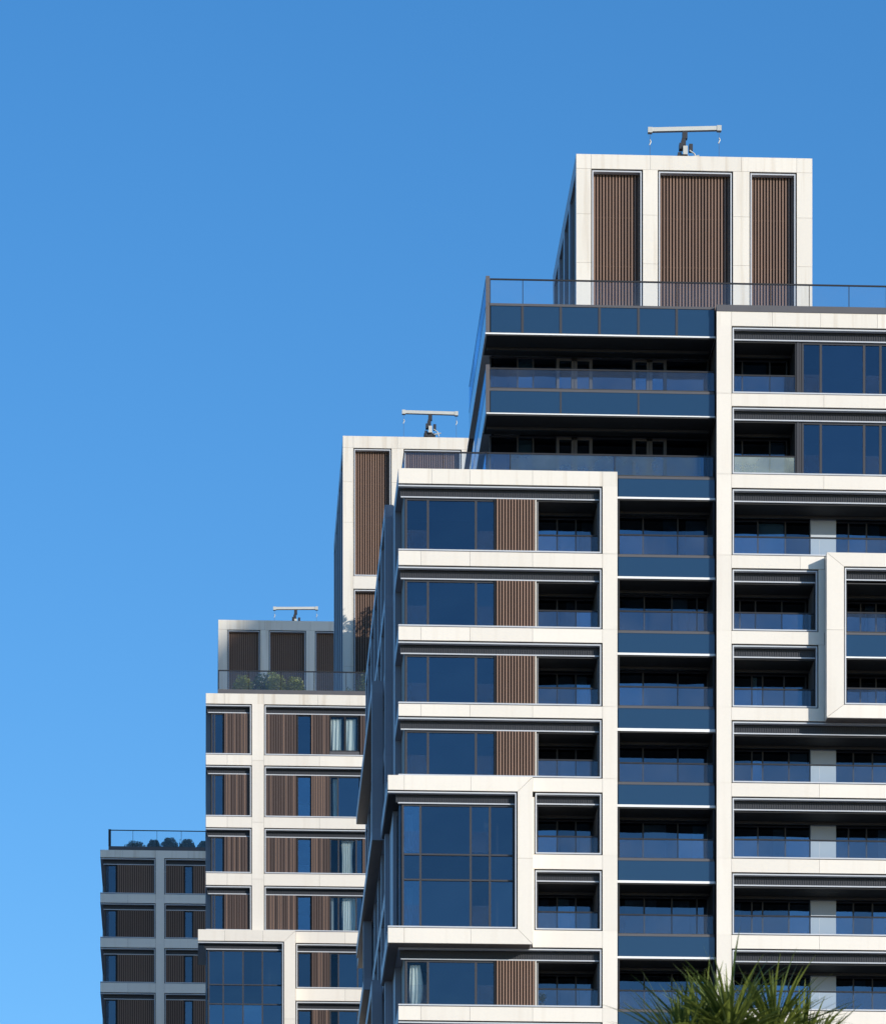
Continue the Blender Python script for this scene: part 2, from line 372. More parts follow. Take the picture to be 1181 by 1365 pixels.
# ================================================================== TOWER 1 (nearest)
Y = 200.0
A = thing('apartment_tower', 'nearest and largest cream framed apartment tower with blue glass balcony strip and stepped roof', 'apartment tower', (21, 212, 0), GRP)
w1_b = [(68.83, 69.45), (65.47, 66.06), (62.39, 62.95), (59.27, 59.77), (56.23, 56.80), (53.05, 53.65), (49.82, 50.53), (46.77, 47.35), (43.60, 44.20), (40.5, 41.1)]
w2_b = [(75.54, 76.13), (72.24, 72.76), (68.87, 69.43), (65.56, 66.09), (62.44, 62.97), (59.29, 59.82), (56.14, 56.70), (53.02, 53.58), (49.87, 50.43), (46.77, 47.33), (43.64, 44.20), (40.5, 41.1)]
# lower body, slabs and inner walls
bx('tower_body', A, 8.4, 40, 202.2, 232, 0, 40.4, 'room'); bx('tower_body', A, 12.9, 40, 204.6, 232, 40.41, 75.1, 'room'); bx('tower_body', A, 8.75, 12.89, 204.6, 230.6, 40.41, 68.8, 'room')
bxs('lower_facade', A, [(8.03, 40, 200.0, 202.1, 0, 40.4)], 'cream')
sl = []
for z0, z1 in w1_b: sl.append((8.36, 16.6, 200.42, 204.6, z0 + .03, z1 - .03))
for z0, z1 in w2_b: sl.append((21.5, 40, 200.42, 204.6, z0 + .03, z1 - .03))
for q in sl: bxs('floor_slab', A, [q], 'soffit')
for z0, z1 in w1_b: bx('beam_core', A, 8.06, 16.44, 200.105, 200.30, z0 + .03, z1 - .03, 'gap')
for z0, z1 in w2_b: bx('beam_core', A, 21.75, 40, 200.105, 200.30, z0 + .03, z1 - .03, 'gap')
bx('column_core', A, 16.46, 17.02, 200.105, 203, 40.4, 69.3, 'gap'); bx('column_core', A, 21.17, 21.73, 200.105, 203, 40.4, 76.0, 'gap')
# --- left wing cladding
J1 = [8.03, 8.96, 10.97, 13.55, 16.43]
for i, (z0, z1) in enumerate(w1_b):
    if i == 0: beam(A, [8.03, 9.4, 10.97, 13.55, 16.43, 17.05], z0, z1, Y, 'cream_top')
    elif i in (4, 5, 6): beam(A, [13.55, 16.43], z0, z1, Y)
    else: beam(A, J1, z0, z1, Y)
colz = [68.83, 66.06, 62.95, 59.77, 56.80, 53.65, 50.53, 47.35, 44.2, 41.1]
column(A, 16.43, 17.05, colz, Y)
column(A, 13.5, 13.62, [56.0, 53.65, 50.5], Y + .02)      # thin return beside the projecting box
# --- left wing openings with corner window, slats, balcony
rows1 = [(66.06, 68.83), (62.95, 65.47), (59.77, 62.39), (56.80, 59.27), (47.35, 49.82), (44.2, 46.77)]
for r, (z0, z1) in enumerate(rows1):
    frame(A, 8.03, 16.43, z0, z1, Y, left=False)
    zt = louvre(A, 8.10, 16.31, z1 - .10, Y, .34, 8.14)
    zb = z0 + .10
    window(A, [8.36, 9.26, 11.235, 12.01], zb, zt, Y + .36, .09, {0: 'clear' if r == 4 else 'glass', 1: 'glass', 2: 'glass'})
    bx('corner_post', A, 8.30, 8.42, Y + .48, Y + 3.4, zb - .1, zt + .4, 'shadepanel')
    for a, b in ((8.42, 9.2), (11.3, 11.95)):
        bx('guard_glass', A, a, b, Y + .345, Y + .355, zb + .05, zb + .86, 'guard')
    slats(A, 12.06, 13.66, zb, zt, Y + .24)
    bx('slat_end', A, 12.0, 12.055, Y + .30, Y + .42, zb, zt, 'dark')
    bx('jamb', A, 13.675, 13.72, Y + .28, Y + .42, zb, zt, 'cream')
    balcony(A, 13.74, 16.33, zb - .04, zt, Y + .36, 1.85, [13.9, 14.72, 15.5, 16.25], zb + .78, [13.76, 14.7, 15.5, 16.3], wallmat='wallgrey', jambmat='wallgrey')
# small balconies beside the projecting box
for z0, z1 in [(53.65, 56.23), (50.53, 53.05)]:
    frame(A, 13.62, 16.43, z0, z1, Y)
    zt = louvre(A, 13.74, 16.31, z1 - .10, Y, .30)
    balcony(A, 13.72, 16.33, z0 + .06, zt, Y + .36, 1.85, [13.9, 14.72, 15.5, 16.25], z0 + .88, [13.76, 14.7, 15.5, 16.3], wallmat='wallgrey')
# --- two-storey projecting corner box
YB = 199.3
bx0, bx1 = 7.57, 13.50
def boxframe(T, x0, x1, cw, zt0, zt1, zb0, zb1, Yf, Yb, left, right, topj, botj, midz):
    """projecting picture-frame: mitred panels; left/right say which sides have a column"""
    g = G / 2
    def hz(zo, zi, js, top):
        pts = [x0] + js + [x1]
        for k, (a, b) in enumerate(zip(pts, pts[1:])):
            ia, ib = a + g, b - g; oa, ob = a + g, b - g
            if k == 0 and left: ia = x0 + cw
            if k == len(pts) - 2 and right: ib = x1 - cw
            if top: poly = [(ia, zi), (ib, zi), (ob, zo), (oa, zo)]
            else: poly = [(oa, zo), (ob, zo), (ib, zi), (ia, zi)]
            prism('cladding_panel', T, poly, Yf, Yf + .10, 'cream')
    hz(zt1, zt0, topj, True); hz(zb0, zb1, botj, False)
    for flag, xo, xi in ((left, x0, x0 + cw), (right, x1, x1 - cw)):
        if not flag: continue
        s = 1 if xi > xo else -1
        lowp = [(xo, zb0 + .014), (xi, zb1 + .014), (xi, midz - g), (xo, midz - g)]
        upp = [(xo, midz + g), (xi, midz + g), (xi, zt0 - .014), (xo, zt1 - .014)]
        for p in (lowp, upp): prism('column_panel', T, p if s > 0 else p[::-1], Yf, Yf + .10, 'cream')
    bb = [(x0 + .03, x1 - .03, Yf + .105, Yb, zt0 + .03, zt1 - .03), (x0 + .03, x1 - .03, Yf + .105, Yb, zb0 + .03, zb1 - .03)]
    if right: bb.append((x1 - cw + .03, x1 - .03, Yf + .105, Yb, zb1 - .02, zt0 + .02))
    if left: bb.append((x0 + .03, x0 + cw - .03, Yf + .105, Yb, zb1 - .02, zt0 + .02))
    bxs('box_core', T, bb, 'gap')
    # cream returns on the outside faces of the frame
    rb = [(x0, x1, Yf + .11, Yb, zt1 - .026, zt1 - .006), (x0, x1, Yf + .11, Yb, zb0 + .004, zb0 + .026)]
    if left: rb.append((x0, x0 + .026, Yf + .11, Yb, zb0 + .03, zt1 - .03))
    if right: rb.append((x1 - .026, x1, Yf + .11, Yb, zb0 + .03, zt1 - .03))
    bxs('box_return', T, rb, 'cream')
boxframe(A, bx0, bx1, .61, 56.04, 56.64, 49.78, 50.39, YB, 199.99, False, True, [8.24, 10.97], [8.24, 10.97], 53.3)
frame(A, bx0, 12.89, 50.39, 56.04, YB, left=False)
zt = louvre(A, 7.9, 12.78, 55.95, YB, .34, 8.0)
window(A, [8.20, 8.92, 10.98, 11.77, 12.74], 50.48, zt, YB + .36, .085, {(0, 0): 'glass2', (0, 2): 'glass2'}, (52.46, 53.50))
for z in (50.56, 53.6):
    for a, b in ((8.26, 8.87), (11.03, 11.72)): bx('guard_glass', A, a, b, YB + .345, YB + .352, z, z + .85, 'guard')
# left side of the box: slabs run back, glazing set in
bx('flank_beam', A, bx0, 8.4, 200.0, 207, 56.04, 56.63, 'flank')
bx('flank_beam', A, bx0, 8.4, 200.0, 207, 49.79, 50.39, 'flank')
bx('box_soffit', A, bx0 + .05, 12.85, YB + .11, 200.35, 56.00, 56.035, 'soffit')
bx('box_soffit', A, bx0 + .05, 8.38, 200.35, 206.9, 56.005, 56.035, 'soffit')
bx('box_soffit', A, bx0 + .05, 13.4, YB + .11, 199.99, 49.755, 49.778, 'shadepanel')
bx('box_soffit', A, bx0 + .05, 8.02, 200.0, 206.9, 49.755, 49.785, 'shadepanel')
side_w = bx('side_glazing', A, 8.05, 8.12, YB + .46, 202.4, 50.42, 55.6, 'spandrel')
for y in (200.8, 201.7): bx('joint', side_w, 8.035, 8.05, y, y + .03, 50.42, 55.6, 'dark')
bx('flank_fin', A, 7.9, 8.4, 202.45, 206.5, 50.40, 56.0, 'flank')
bx('box_backing', A, 8.35, 12.8, YB + 2.6, YB + 2.7, 50.4, 56.0, 'room')
bx('box_backing', A, 8.3, 12.85, YB + .5, YB + 2.6, 53.0, 53.3, 'room')
# --- left flank of the front block
side_grid(A, 8.03, 200.105, 206.0, [b for i, b in enumerate(w1_b) if i not in (5,)], .26, [203.6], 2.3)
# --- rear block, one storey lower, a little further left
rear_b = [(69.38, 69.92), (65.6, 66.1), (62.45, 62.95), (59.3, 59.8), (56.2, 56.75), (53.05, 53.6), (49.9, 50.45), (46.8, 47.3), (43.6, 44.2), (40.5, 41.1)]
side_grid(A, 7.70, 206.0, 230.8, rear_b, .36, [206.01, 210.2, 214.4, 218.6, 222.8, 227, 230.1], .6)
bx('roof_slab', A, 7.8, 13, 206.1, 230.6, 69.80, 69.90, 'coping')
# side frames that stick out of the rear block
for zt0, zb0, ya, yb, xo in ((62.55, 56.25, 208, 229.2, 7.22), (50.0, 43.7, 209, 226.5, 7.25), (56.2, 53.1, 222, 231, 7.32)):
    f = bx('side_frame', A, xo, 7.69, ya, yb, zt0, zt0 + .5, 'flank')
    bx('frame_floor', f, xo, 7.69, ya, yb, zb0, zb0 + .5, 'flank')
    bx('frame_cheek', f, xo, 7.69, ya, ya + .5, zb0 + .5, zt0, 'flank')
    bx('frame_soffit', f, xo + .02, 7.69, ya + .1, yb - .05, zt0 - .03, zt0 - .004, 'shadepanel')
    bx('frame_soffit', f, xo + .02, 7.69, ya + .02, yb - .05, zb0 - .03, zb0 - .004, 'shadepanel')
bx('lower_flank', A, 7.7, 8.4, 206, 231, 0, 40.4, 'flank')
# --- roof of the left wing: deck and balustrade
bx('roof_deck', A, 8.1, 17.0, 200.35, 212, 69.30, 69.38, 'coping')
balustrade(A, [(8.28, 200.75), (9.9, 200.75), (12.66, 200.75), (16.98, 200.75), (21.08, 200.75)], 69.46, 70.42, 'rail')
balustrade(A, [(8.28, 200.85), (8.28, 203), (8.28, 205.2)], 69.46, 70.42, 'rail')
# --- blue glass strip between the wings and the upper glazed block
YS = 200.30
strip = [(72.90, 71.90, 71.85, 73.77), (69.37, 68.52, 68.44, 70.3), (66.14, 65.24, 65.15, 67.0), (63.0, 62.09, 62.0, 63.85), (59.9, 58.98, 58.86, 60.74), (56.75, 55.83, 55.73, 57.59), (53.62, 52.70, 52.60, 54.46), (50.5, 49.57, 49.48, 51.33), (47.37, 46.45, 46.36, 48.2), (44.25, 43.3, 43.2, 45.05), (41.1, 40.4, 40.38, 41.9)]
heads = [75.14] + [s[2] for s in strip]
GX = [11.80, 14.73, 17.94, 21.12]
for k, (ft, sb, wb, rz) in enumerate(strip):
    up = k < 2
    x0 = 11.66 if k == 0 else 17.07
    x1 = 21.12
    # spandrel panels, frame above, white slab edge below
    xs = GX if k == 0 else [17.07, 21.12]
    sp = bx('slab_edge', A, x0, x1, YS - .02, YS + 2.2, wb, sb - .004, 'slabtrim')
    for a, b in zip(xs, xs[1:]): bx('spandrel_panel', A, a + .035, b - .035, YS + .0, YS + .03, sb, ft - .1, 'spandrel')
    bx('spandrel_core', A, x0 + .1, x1 - .02, YS + .035, YS + 2.2, sb, ft - .04, 'soffit')
    bx('balcony_kerb', A, x0 + .02, x1 - .06, YS - .015, YS + .12, ft - .098, ft, 'coping')
    for x in xs[1:-1]: bx('mullion', A, x - .035, x + .035, YS - .01, YS + .05, sb, ft - .1, 'bronze')
    zf, zh = ft, heads[k]
    if up:
        d = [11.95, 13.1, 13.75, 14.72, 15.45, 16.2, 17.9, 18.6, 19.3, 21.05]
        B = balcony(A, 11.68, x1 - .02, zf, zh, YS + .02, 2.3, d, rz, [11.83, 14.73, 17.94, 21.08], walls=False, rail=(k == 0),
                    dmats={0: 'glass', 1: 'glass2', 2: 'glass', 3: 'glass2', 4: 'glass2', 5: 'glass', 6: 'glass2', 7: 'glass2', 8: 'glass'})
        bx('blind', B, 13.14, 13.7, YS + 2.52, YS + 2.54, zf + .1, zh - .2, 'blind')
        for a, b in ((14.72, 16.2), (17.9, 19.3)):
            c = (a + b) / 2
            bxs('door_leaf', B, [(q, q + .11, YS + 2.22, YS + 2.30, zf + .06, zh - .12) for q in (a, c - .12, c + .01, b - .11)] + [(a + .11, b - .11, YS + 2.22, YS + 2.3, zh - .25, zh - .12)], 'coping')
        if k == 0: bx('corner_post', A, 11.64, 11.80, YS - .03, YS + .12, sb + .0, rz + .1, 'post')
        if k == 1:
            for a, b, m_ in ((12.66, 16.98, 'frost'), (16.98, 20.6, 'frost')): bx('guard_glass', A, a + .03, b - .03, 200.80, 200.815, 69.46, 70.36, m_)
    else:
        p = random.choice([[17.2, 18.35, 19.5, 20.55, 21.0], [17.2, 18.3, 19.75, 21.0]])
        balcony(A, x0 + .02, x1 - .02, zf - .02, zh, YS + .03, 1.85, p, rz, [17.10, 18.37, 19.55, 21.08] if random.random() < .4 else [17.1, 21.08])
# top spandrel ring and roof balustrade of the glazed block
TX = [11.80, 13.15, 14.73, 16.33, 17.94, 19.52, 21.12]
bx('slab_edge', A, 11.62, 21.13, YS - .02, YS + 12.5, 75.13, 75.19, 'slabtrim')
for a, b in zip(TX, TX[1:]): bx('spandrel_panel', A, a + .05, b - .05, YS, YS + .03, 75.2, 76.30, 'spandrel')
for x in TX[1:-1]: bx('mullion', A, x - .05, x + .05, YS - .02, YS + .05, 75.2, 76.30, 'bronze')
bx('spandrel_core', A, 11.75, 21.12, YS + .05, YS + 12.4, 75.2, 76.30, 'soffit')
bx('coping_strip', A, 11.78, 21.1, YS - .03, YS + .3, 76.30, 76.40, 'coping')
bx('corner_post', A, 11.64, 11.80, YS - .03, YS + .12, 75.2, 77.52, 'post')
bx('roof_deck', A, 11.8, 40, YS + .4, 232, 76.15, 76.25, 'coping')
rp = [11.81, 13.15, 16.33, 19.52, 21.8, 23.4, 25.0, 26.65, 28.2, 29.8, 31.4]
rb = balustrade(A, [(x, YS + .02) for x in rp], 76.40, 77.44)
bx('coping_strip', A, 21.14, 40, Y - .02, YS + .38, 76.135, 76.40, 'coping')
# left glass flank of the glazed block
fl = []
for (za, zb) in ((76.32, 77.42), (75.2, 76.28), (72.9, 73.77), (71.92, 72.86), (69.42, 70.3)):
    for ya, yb in ((200.45, 204.5), (204.53, 208.7), (208.73, 212.9)):
        bx('flank_glass', A, 11.64, 11.662, ya, yb, za, zb, 'rail' if za not in (75.2, 71.92) else 'spandrel')
    bx('flank_rail', A, 11.635, 11.675, 200.42, 212.9, zb, zb + .04, 'dark')
bx('flank_glass', A, 11.645, 11.66, 208.8, 212.9, 70.4, 71.8, 'railtop')
for z in (71.85,): bx('slab_edge', A, 11.63, 13.2, 202.55, 212.8, z, z + .06, 'slabtrim')
bx('inner_wall', A, 12.0, 12.1, 202.72, 212, 69.4, 75.1, 'dark')
# --- right wing
J2 = [21.76, 24.05, 26.0, 28.3, 30.8, 33]
for i, (z0, z1) in enumerate(w2_b):
    if i == 0: beam(A, [21.14] + J2[:1] + [23.45, 25.45, 27.8, 30.4, 33], z0, z1, Y, 'cream_top')
    elif i in (3,): beam(A, [21.76, 24.6, 25.60], z0, z1, Y); 
    elif i == 4: beam(A, [21.76, 25.60], z0, z1, Y)
    elif i == 5: beam(A, [21.76, 25.60, 28.3, 30.8, 33], z0, z1, Y)
    else: beam(A, [21.76, 25.58, 28.3, 30.8, 33] if i < 3 else [21.76, 25.4, 28.3, 30.8, 33], z0, z1, Y)
column(A, 21.14, 21.76, [75.54, 72.76, 69.43, 66.09, 62.97, 59.82, 56.70, 53.58, 50.43, 47.33, 44.2, 41.1], Y)
rows2 = [(a1, b0) for (b0, b1), (a0, a1) in zip(w2_b, w2_b[1:])]
for r, (z0, z1) in enumerate(rows2):
    if r in (3, 4):
        xe = 25.36
        frame(A, 21.76, xe, z0, z1, Y)
        bx('return_panel', A, xe, 25.62, Y + .02, Y + .4, z0, z1, 'cream')
        zt = louvre(A, 21.86, xe - .1, z1 - .10, Y, .34)
        d = [22.05, 22.85, 23.3, 24.2, 25.1] if r == 4 else [22.0, 22.35, 23.0, 24.1, 25.1]
        balcony(A, 21.84, xe - .08, z0 + .06, zt, Y + .36, 1.85, d, z0 + .90, [21.9, 25.1], foot=.03, wallmat='wallgrey')
        continue
    frame(A, 21.76, 33, z0, z1, Y, right=False)
    zt = louvre(A, 21.86, 33, z1 - .10, Y, .34)
    if r < 2:
        balcony(A, 21.84, 24.50, z0 + .06, zt, Y + .36, 1.85, [21.95, 22.45, 23.6, 24.3], z0 + .92, [21.9, 24.46], railmat='rail' if r == 0 else 'frost')
        bx('jamb', A, 24.50, 24.60, Y + .34, Y + 2.3, z0 + .06, zt, 'bronze')
        window(A, [24.66, 24.74, 25.50, 27.30, 27.98, 30.0, 32.9], z0 + .08, zt, Y + .36, .10)
        for a, b in ((24.8, 25.44), (27.36, 27.92)): bx('guard_glass', A, a, b, Y + .345, Y + .355, z0 + .14, z0 + .95, 'guard')
    else:
        d = random.choice([[22.0, 23.1, 24.25, 25.28, 26.34, 26.9, 27.65, 28.6, 30, 31.5, 32.9], [22.0, 22.85, 23.3, 24.4, 25.28, 26.34, 27.1, 27.9, 29, 30.5, 32.9]])
        balcony(A, 21.84, 32.95, z0 + .06, zt, Y + .36, 1.85, d, z0 + .92, [21.9, 25.45, 29.0, 32.9], pillar=(25.28, 26.34), foot=.03)
# projecting box on the right wing
boxframe(A, 25.61, 33.2, .71, 65.48, 66.04, 59.25, 59.78, YB, 199.99, True, False, [28.4, 31], [28.4, 31], 62.86)
frame(A, 26.32, 33.2, 59.78, 65.48, YB, right=False)
zt = louvre(A, 26.42, 33.1, 65.38, YB, .34)
balcony(A, 26.42, 33.1, 62.86, zt - .07, YB + .34, 2.2, [26.6, 27.35, 28.0, 29.5, 31, 32.9], 63.72, [26.5, 27.35, 28.1, 30, 33], beam_at=1.5)
bx('slab_edge', A, 26.42, 33.1, YB + .3, YB + 2.4, 61.80, 61.86, 'slabtrim')
bx('spandrel_panel', A, 26.44, 33.0, YB + .33, YB + .36, 61.87, 62.76, 'spandrel')
bx('balcony_kerb', A, 26.43, 33.05, YB + .315, YB + .5, 62.765, 62.855, 'coping')
bx('spandrel_core', A, 26.44, 33.0, YB + .365, YB + 2.4, 61.87, 62.75, 'soffit')
balcony(A, 26.42, 33.1, 59.84, 61.80, YB + .34, 2.2, [26.6, 27.35, 28.0, 29.5, 31, 32.9], 60.60, [26.5, 27.35, 28.1, 30, 33], beam_at=1.5)
bx('box_soffit', A, 25.64, 33.1, YB + .12, 199.99, 59.225, 59.247, 'shadepanel')
# --- roof plant room
roof_core(A, 0, 86.55, 76.2, 210.0, 14.0, [(16.11, 16.76), (19.0, 19.65), (22.91, 23.63), (25.68, 26.36)], [(76.6, 85.92)], [3.6, 6.8, 10, 13.2], True, (81.85, 83.96))

# ================================================================== TOWER 2
Y = 267.0
Bt = thing('apartment_tower', 'middle cream framed apartment tower with brown slatted facade bays and planted roof terrace', 'apartment tower', (8, 280, 0), GRP)
b2 = [(79.08, 79.65), (75.73, 76.29), (72.31, 72.90), (69.15, 69.80), (66.03, 66.65), (62.87, 63.53), (59.7, 60.3), (56.5, 57.1)]
bx('tower_body', Bt, .6, 24, 269.2, 290, 0, 56.4, 'room'); bx('tower_body', Bt, .6, 12.6, 270.6, 290, 56.41, 79.0, 'room')
bxs('lower_facade', Bt, [(.18, 24, 267.0, 269.1, 0, 56.4)], 'cream')
for a, b in b2: bxs('floor_slab', Bt, [(.5, 12.8, 267.42, 270.6, a + .03, b - .03)], 'soffit')
for a, b in b2: bx('beam_core', Bt, .21, 12.7, 267.105, 267.30, a + .03, b - .03, 'gap')
bx('column_core', Bt, 2.73, 3.33, 267.31, 267.9, 56.4, 79.4, 'gap')
for i, (z0, z1) in enumerate(b2):
    if i == 0: beam(Bt, [.18, 1.2, 3.36, 6.3, 9.2, 12.8], z0, z1, Y, 'cream_top')
    elif i >= 4: beam(Bt, [5.09, 7.8, 10.4, 12.8], z0, z1, Y)
    else: beam(Bt, [.18, 1.35, 2.70], z0, z1, Y); beam(Bt, [3.36, 6.4, 9.6, 12.8], z0, z1, Y)
column(Bt, 2.70, 3.36, [79.08, 76.0, 72.6, 69.5, 66.56], Y)
rows_b = [(a1, b0) for (b0, b1), (a0, a1) in zip(b2, b2[1:])]
for r, (z0, z1) in enumerate(rows_b):
    zb = z0 + .10
    if r < 4:
        frame(Bt, .18, 2.70, z0, z1, Y, left=False)
        zt = louvre(Bt, .24, 2.58, z1 - .10, Y, .28, .30)
        window(Bt, [.52, .66, 1.12], zb, zt, Y + .36, .07)
        bx('corner_post', Bt, .44, .54, Y + .48, Y + 1.6, zb - .1, zt + .35, 'shadepanel')
        boards(Bt, 1.18, 2.58, zb, zt, Y + .24)
        frame(Bt, 3.36, 12.8, z0, z1, Y, right=False)
        zt = louvre(Bt, 3.46, 12.7, z1 - .10, Y, .30)
        boards(Bt, 3.47, 5.13, zb, zt, Y + .24)
        f = window(Bt, [5.20, 5.93], zb, zt, Y + .36, .08, {0: 'glass2' if r else 'glass'}, fmat='dark')
        if r: bx('blind', f, 5.26, 5.86, Y + .50, Y + .52, zb + .1, zb + (.75, .55, .95)[r - 1], 'blind')
        boards(Bt, 5.98, 6.93, zb, zt, Y + .24)
        if r == 0:
            window(Bt, [6.99, 7.80, 8.55], zb + .25, zt, Y + .36, .09, {0: 'clear', 1: 'clear'}, fmat='dark')
            bx('window_apron', Bt, 6.96, 8.60, Y + .30, Y + .42, zb, zb + .244, 'coping')
        else:
            window(Bt, [6.99, 7.42, 8.60] if r == 1 else [6.99, 7.45, 8.42, 8.75], zb, zt, Y + .36, .07, {0: 'clear', 1: 'glass' if r == 1 else 'clear'}, fmat='bronze')
        boards(Bt, 8.63 if r < 2 else 8.80, 9.8, zb, zt, Y + .24)
        window(Bt, [9.85, 11.2, 12.7], zb, zt, Y + .36, .08)
    else:
        frame(Bt, 5.09, 12.8, z0, z1, Y, right=False)
        zt = louvre(Bt, 5.2, 12.7, z1 - .10, Y, .28)
        window(Bt, [5.24, 5.93], zb, zt, Y + .36, .08, fmat='dark')
        boards(Bt, 5.98, 6.93, zb, zt, Y + .24)
        window(Bt, [6.99, 7.45, 8.5, 8.8], zb, zt, Y + .36, .07, {0: 'clear'}, fmat='bronze')
        boards(Bt, 8.85, 9.8, zb, zt, Y + .24)
        window(Bt, [9.85, 11.2, 12.7], zb, zt, Y + .36, .08)
# flank, edge-on from here
side_grid(Bt, .18, 267.105, 288, b2[:4] + [(65.9, 66.5)], .26, [268.8, 274, 280, 286], .7)
# projecting corner box
YB2 = 266.3
boxframe(Bt, -.25, 5.07, .62, 65.93, 66.54, 56.4, 57.0, YB2, 266.99, False, True, [1.2, 3.3], [1.2, 3.3], 61.7)
frame(Bt, -.25, 4.45, 57.0, 65.93, YB2, left=False)
zt = louvre(Bt, .1, 4.36, 65.84, YB2, .28, .2)
window(Bt, [.34, 1.13, 2.21, 3.27, 4.34], 57.1, zt, YB2 + .36, .075, {(0, 2): 'glass2', (1, 2): 'glass2', (2, 2): 'glass2'}, (59.4, 60.4, 62.56, 63.62))
bx('flank_beam', Bt, -.25, .5, 267.0, 272, 65.94, 66.52, 'flank')
bx('box_soffit', Bt, -.2, 4.42, YB2 + .11, 267.3, 65.90, 65.925, 'soffit')
bx('box_backing', Bt, .4, 4.5, 268.9, 269.0, 57, 65.9, 'room')
bx('side_glazing', Bt, .2, .27, YB2 + .46, 271, 57.1, 65.6, 'spandrel')
for z in (62.8, 59.6): bx('box_slab', Bt, .4, 4.4, 266.9, 268.9, z, z + .3, 'room')
# roof terrace
bx('roof_deck', Bt, .3, 12.8, 267.35, 290, 79.50, 79.60, 'coping')
balustrade(Bt, [(.86, 268), (2.51, 268), (4.28, 268), (6.09, 268), (7.87, 268), (9.7, 268), (11.5, 268), (12.7, 268)], 80.16, 81.23, 'railtop', 79.62)
balustrade(Bt, [(.86, 268.06), (.86, 271), (.86, 274), (.86, 277)], 80.16, 81.23, 'railtop')
roof_core(Bt, 0, 97.32, 79.6, 277.0, 19.0, [(7.96, 8.56), (10.73, 11.42), (14.71, 15.40), (17.45, 18.1)], [(89.35, 96.64), (80.2, 88.63)], [3.4, 7.2, 11, 14.8, 18.2], True, (92.4, 94.7, 84.2))
# taller right wing, behind the near tower
RW = [(87.9, 88.5), (84.6, 85.2), (81.4, 82.0), (78.2, 78.8), (75, 75.6), (71.8, 72.4), (68.6, 69.2), (65.4, 66), (62.2, 62.8), (59, 59.6)]
bxs('wing_body', Bt, [(13.0, 24, 267.4, 271.9, 56.4, 88.4)], 'spandrel')
for z0, z1 in RW: beam(Bt, [12.8, 15.6, 18.4, 21.2, 24], z0, z1, Y)
for xc in (12.8, 17.0, 23.4):
    for (a0, a1), (c0, c1) in zip(RW, RW[1:]): bx('column_panel', Bt, xc + .005, xc + .6, Y, Y + .4, c1, a0, 'cream')
balustrade(Bt, [(13.0, 267.6), (15.5, 267.6), (18, 267.6), (20.5, 267.6), (23.8, 267.6)], 88.5, 89.5, 'railtop')

# ================================================================== TOWER 3
Y = 341.0
Ct = thing('apartment_tower', 'farthest apartment tower, wholly in shade at the left, with grey looking frames and dark slats', 'apartment tower', (-1, 352, 0), GRP)
b3 = [(89.68, 90.21), (86.52, 87.14), (83.40, 84.05), (80.26, 80.92), (77.1, 77.75), (73.9, 74.5)]
bx('tower_body', Ct, -6.8, 8, 343.2, 364, 0, 73.8, 'room'); bx('tower_body', Ct, -6.5, 8, 344.6, 364, 73.81, 89.6, 'room')
bxs('lower_facade', Ct, [(-7.13, 8, 341, 343.1, 0, 73.8)], 'cream')
for a, b in b3: bxs('floor_slab', Ct, [(-6.7, 8, 341.42, 344.6, a + .03, b - .03)], 'soffit')
for a, b in b3: bx('beam_core', Ct, -7.1, 7.9, 341.105, 341.30, a + .03, b - .03, 'gap')
bx('column_core', Ct, -3.24, -2.7, 341.31, 341.9, 73.8, 90, 'gap')
for i, (z0, z1) in enumerate(b3):
    if i == 0: beam(Ct, [-7.13, -5.6, -3.27, -1, 1.5, 5, 8], z0, z1, Y, 'cream_top')
    else: beam(Ct, [-7.13, -5.2, -3.27], z0, z1, Y); beam(Ct, [-2.67, .2, 3, 5.5, 8], z0, z1, Y)
column(Ct, -3.27, -2.67, [89.68, 86.8, 83.7, 80.6, 77.4, 74.5], Y)
for r, (z0, z1) in enumerate([(a1, b0) for (b0, b1), (a0, a1) in zip(b3, b3[1:])]):
    zb = z0 + .1
    frame(Ct, -7.13, -3.27, z0, z1, Y, left=False)
    zt = louvre(Ct, -6.95, -3.38, z1 - .1, Y, .28, -6.9)
    window(Ct, [-6.72, -6.60, -6.03], zb, zt, Y + .36, .08, {1: 'glass'}, fmat='dark')
    bx('corner_post', Ct, -6.76, -6.66, Y + .48, Y + 2.2, zb - .1, zt + .3, 'shadepanel')
    slats(Ct, -5.95, -3.38, zb, zt, Y + .24, .15, .075, single=False)
    frame(Ct, -2.67, 8, z0, z1, Y, right=False)
    zt = louvre(Ct, -2.56, 7.9, z1 - .1, Y, .28)
    slats(Ct, -2.55, -1.30, zb, zt, Y + .24, .15, .075, single=False)
    window(Ct, [-1.24, -.70], zb, zt, Y + .36, .08, {0: 'glass'}, fmat='dark')
    slats(Ct, -.65, 1.4, zb, zt, Y + .24, .15, .075, single=False)
    window(Ct, [1.5, 3, 5], zb, zt, Y + .36, .08)
    slats(Ct, 5.1, 7.9, zb, zt, Y + .24, .15, .075, single=False)
side_grid(Ct, -7.13, 341.105, 362, b3, .26, [349, 354, 360], .7)
bx('roof_deck', Ct, -7, 8, 341.35, 364, 90.06, 90.15, 'coping')
balustrade(Ct, [(-6.55, 342), (-4.88, 342), (-3.2, 342), (-1.5, 342), (.2, 342), (2, 342), (4, 342)], 90.72, 91.88, 'railtop', 90.17)
bx('corner_post', Ct, -6.58, -6.40, 341.95, 342.1, 90.73, 91.9, 'dark')
roof_core(Ct, 0, 109.47, 90.1, 351.0, 13.0, [(1.13, 1.78), (4.15, 4.77), (7.44, 8.09), (10.6, 11.3)], [(92, 108.77)], [3.4, 6.4, 9.4, 12.3], False, (99.5, 104.1))

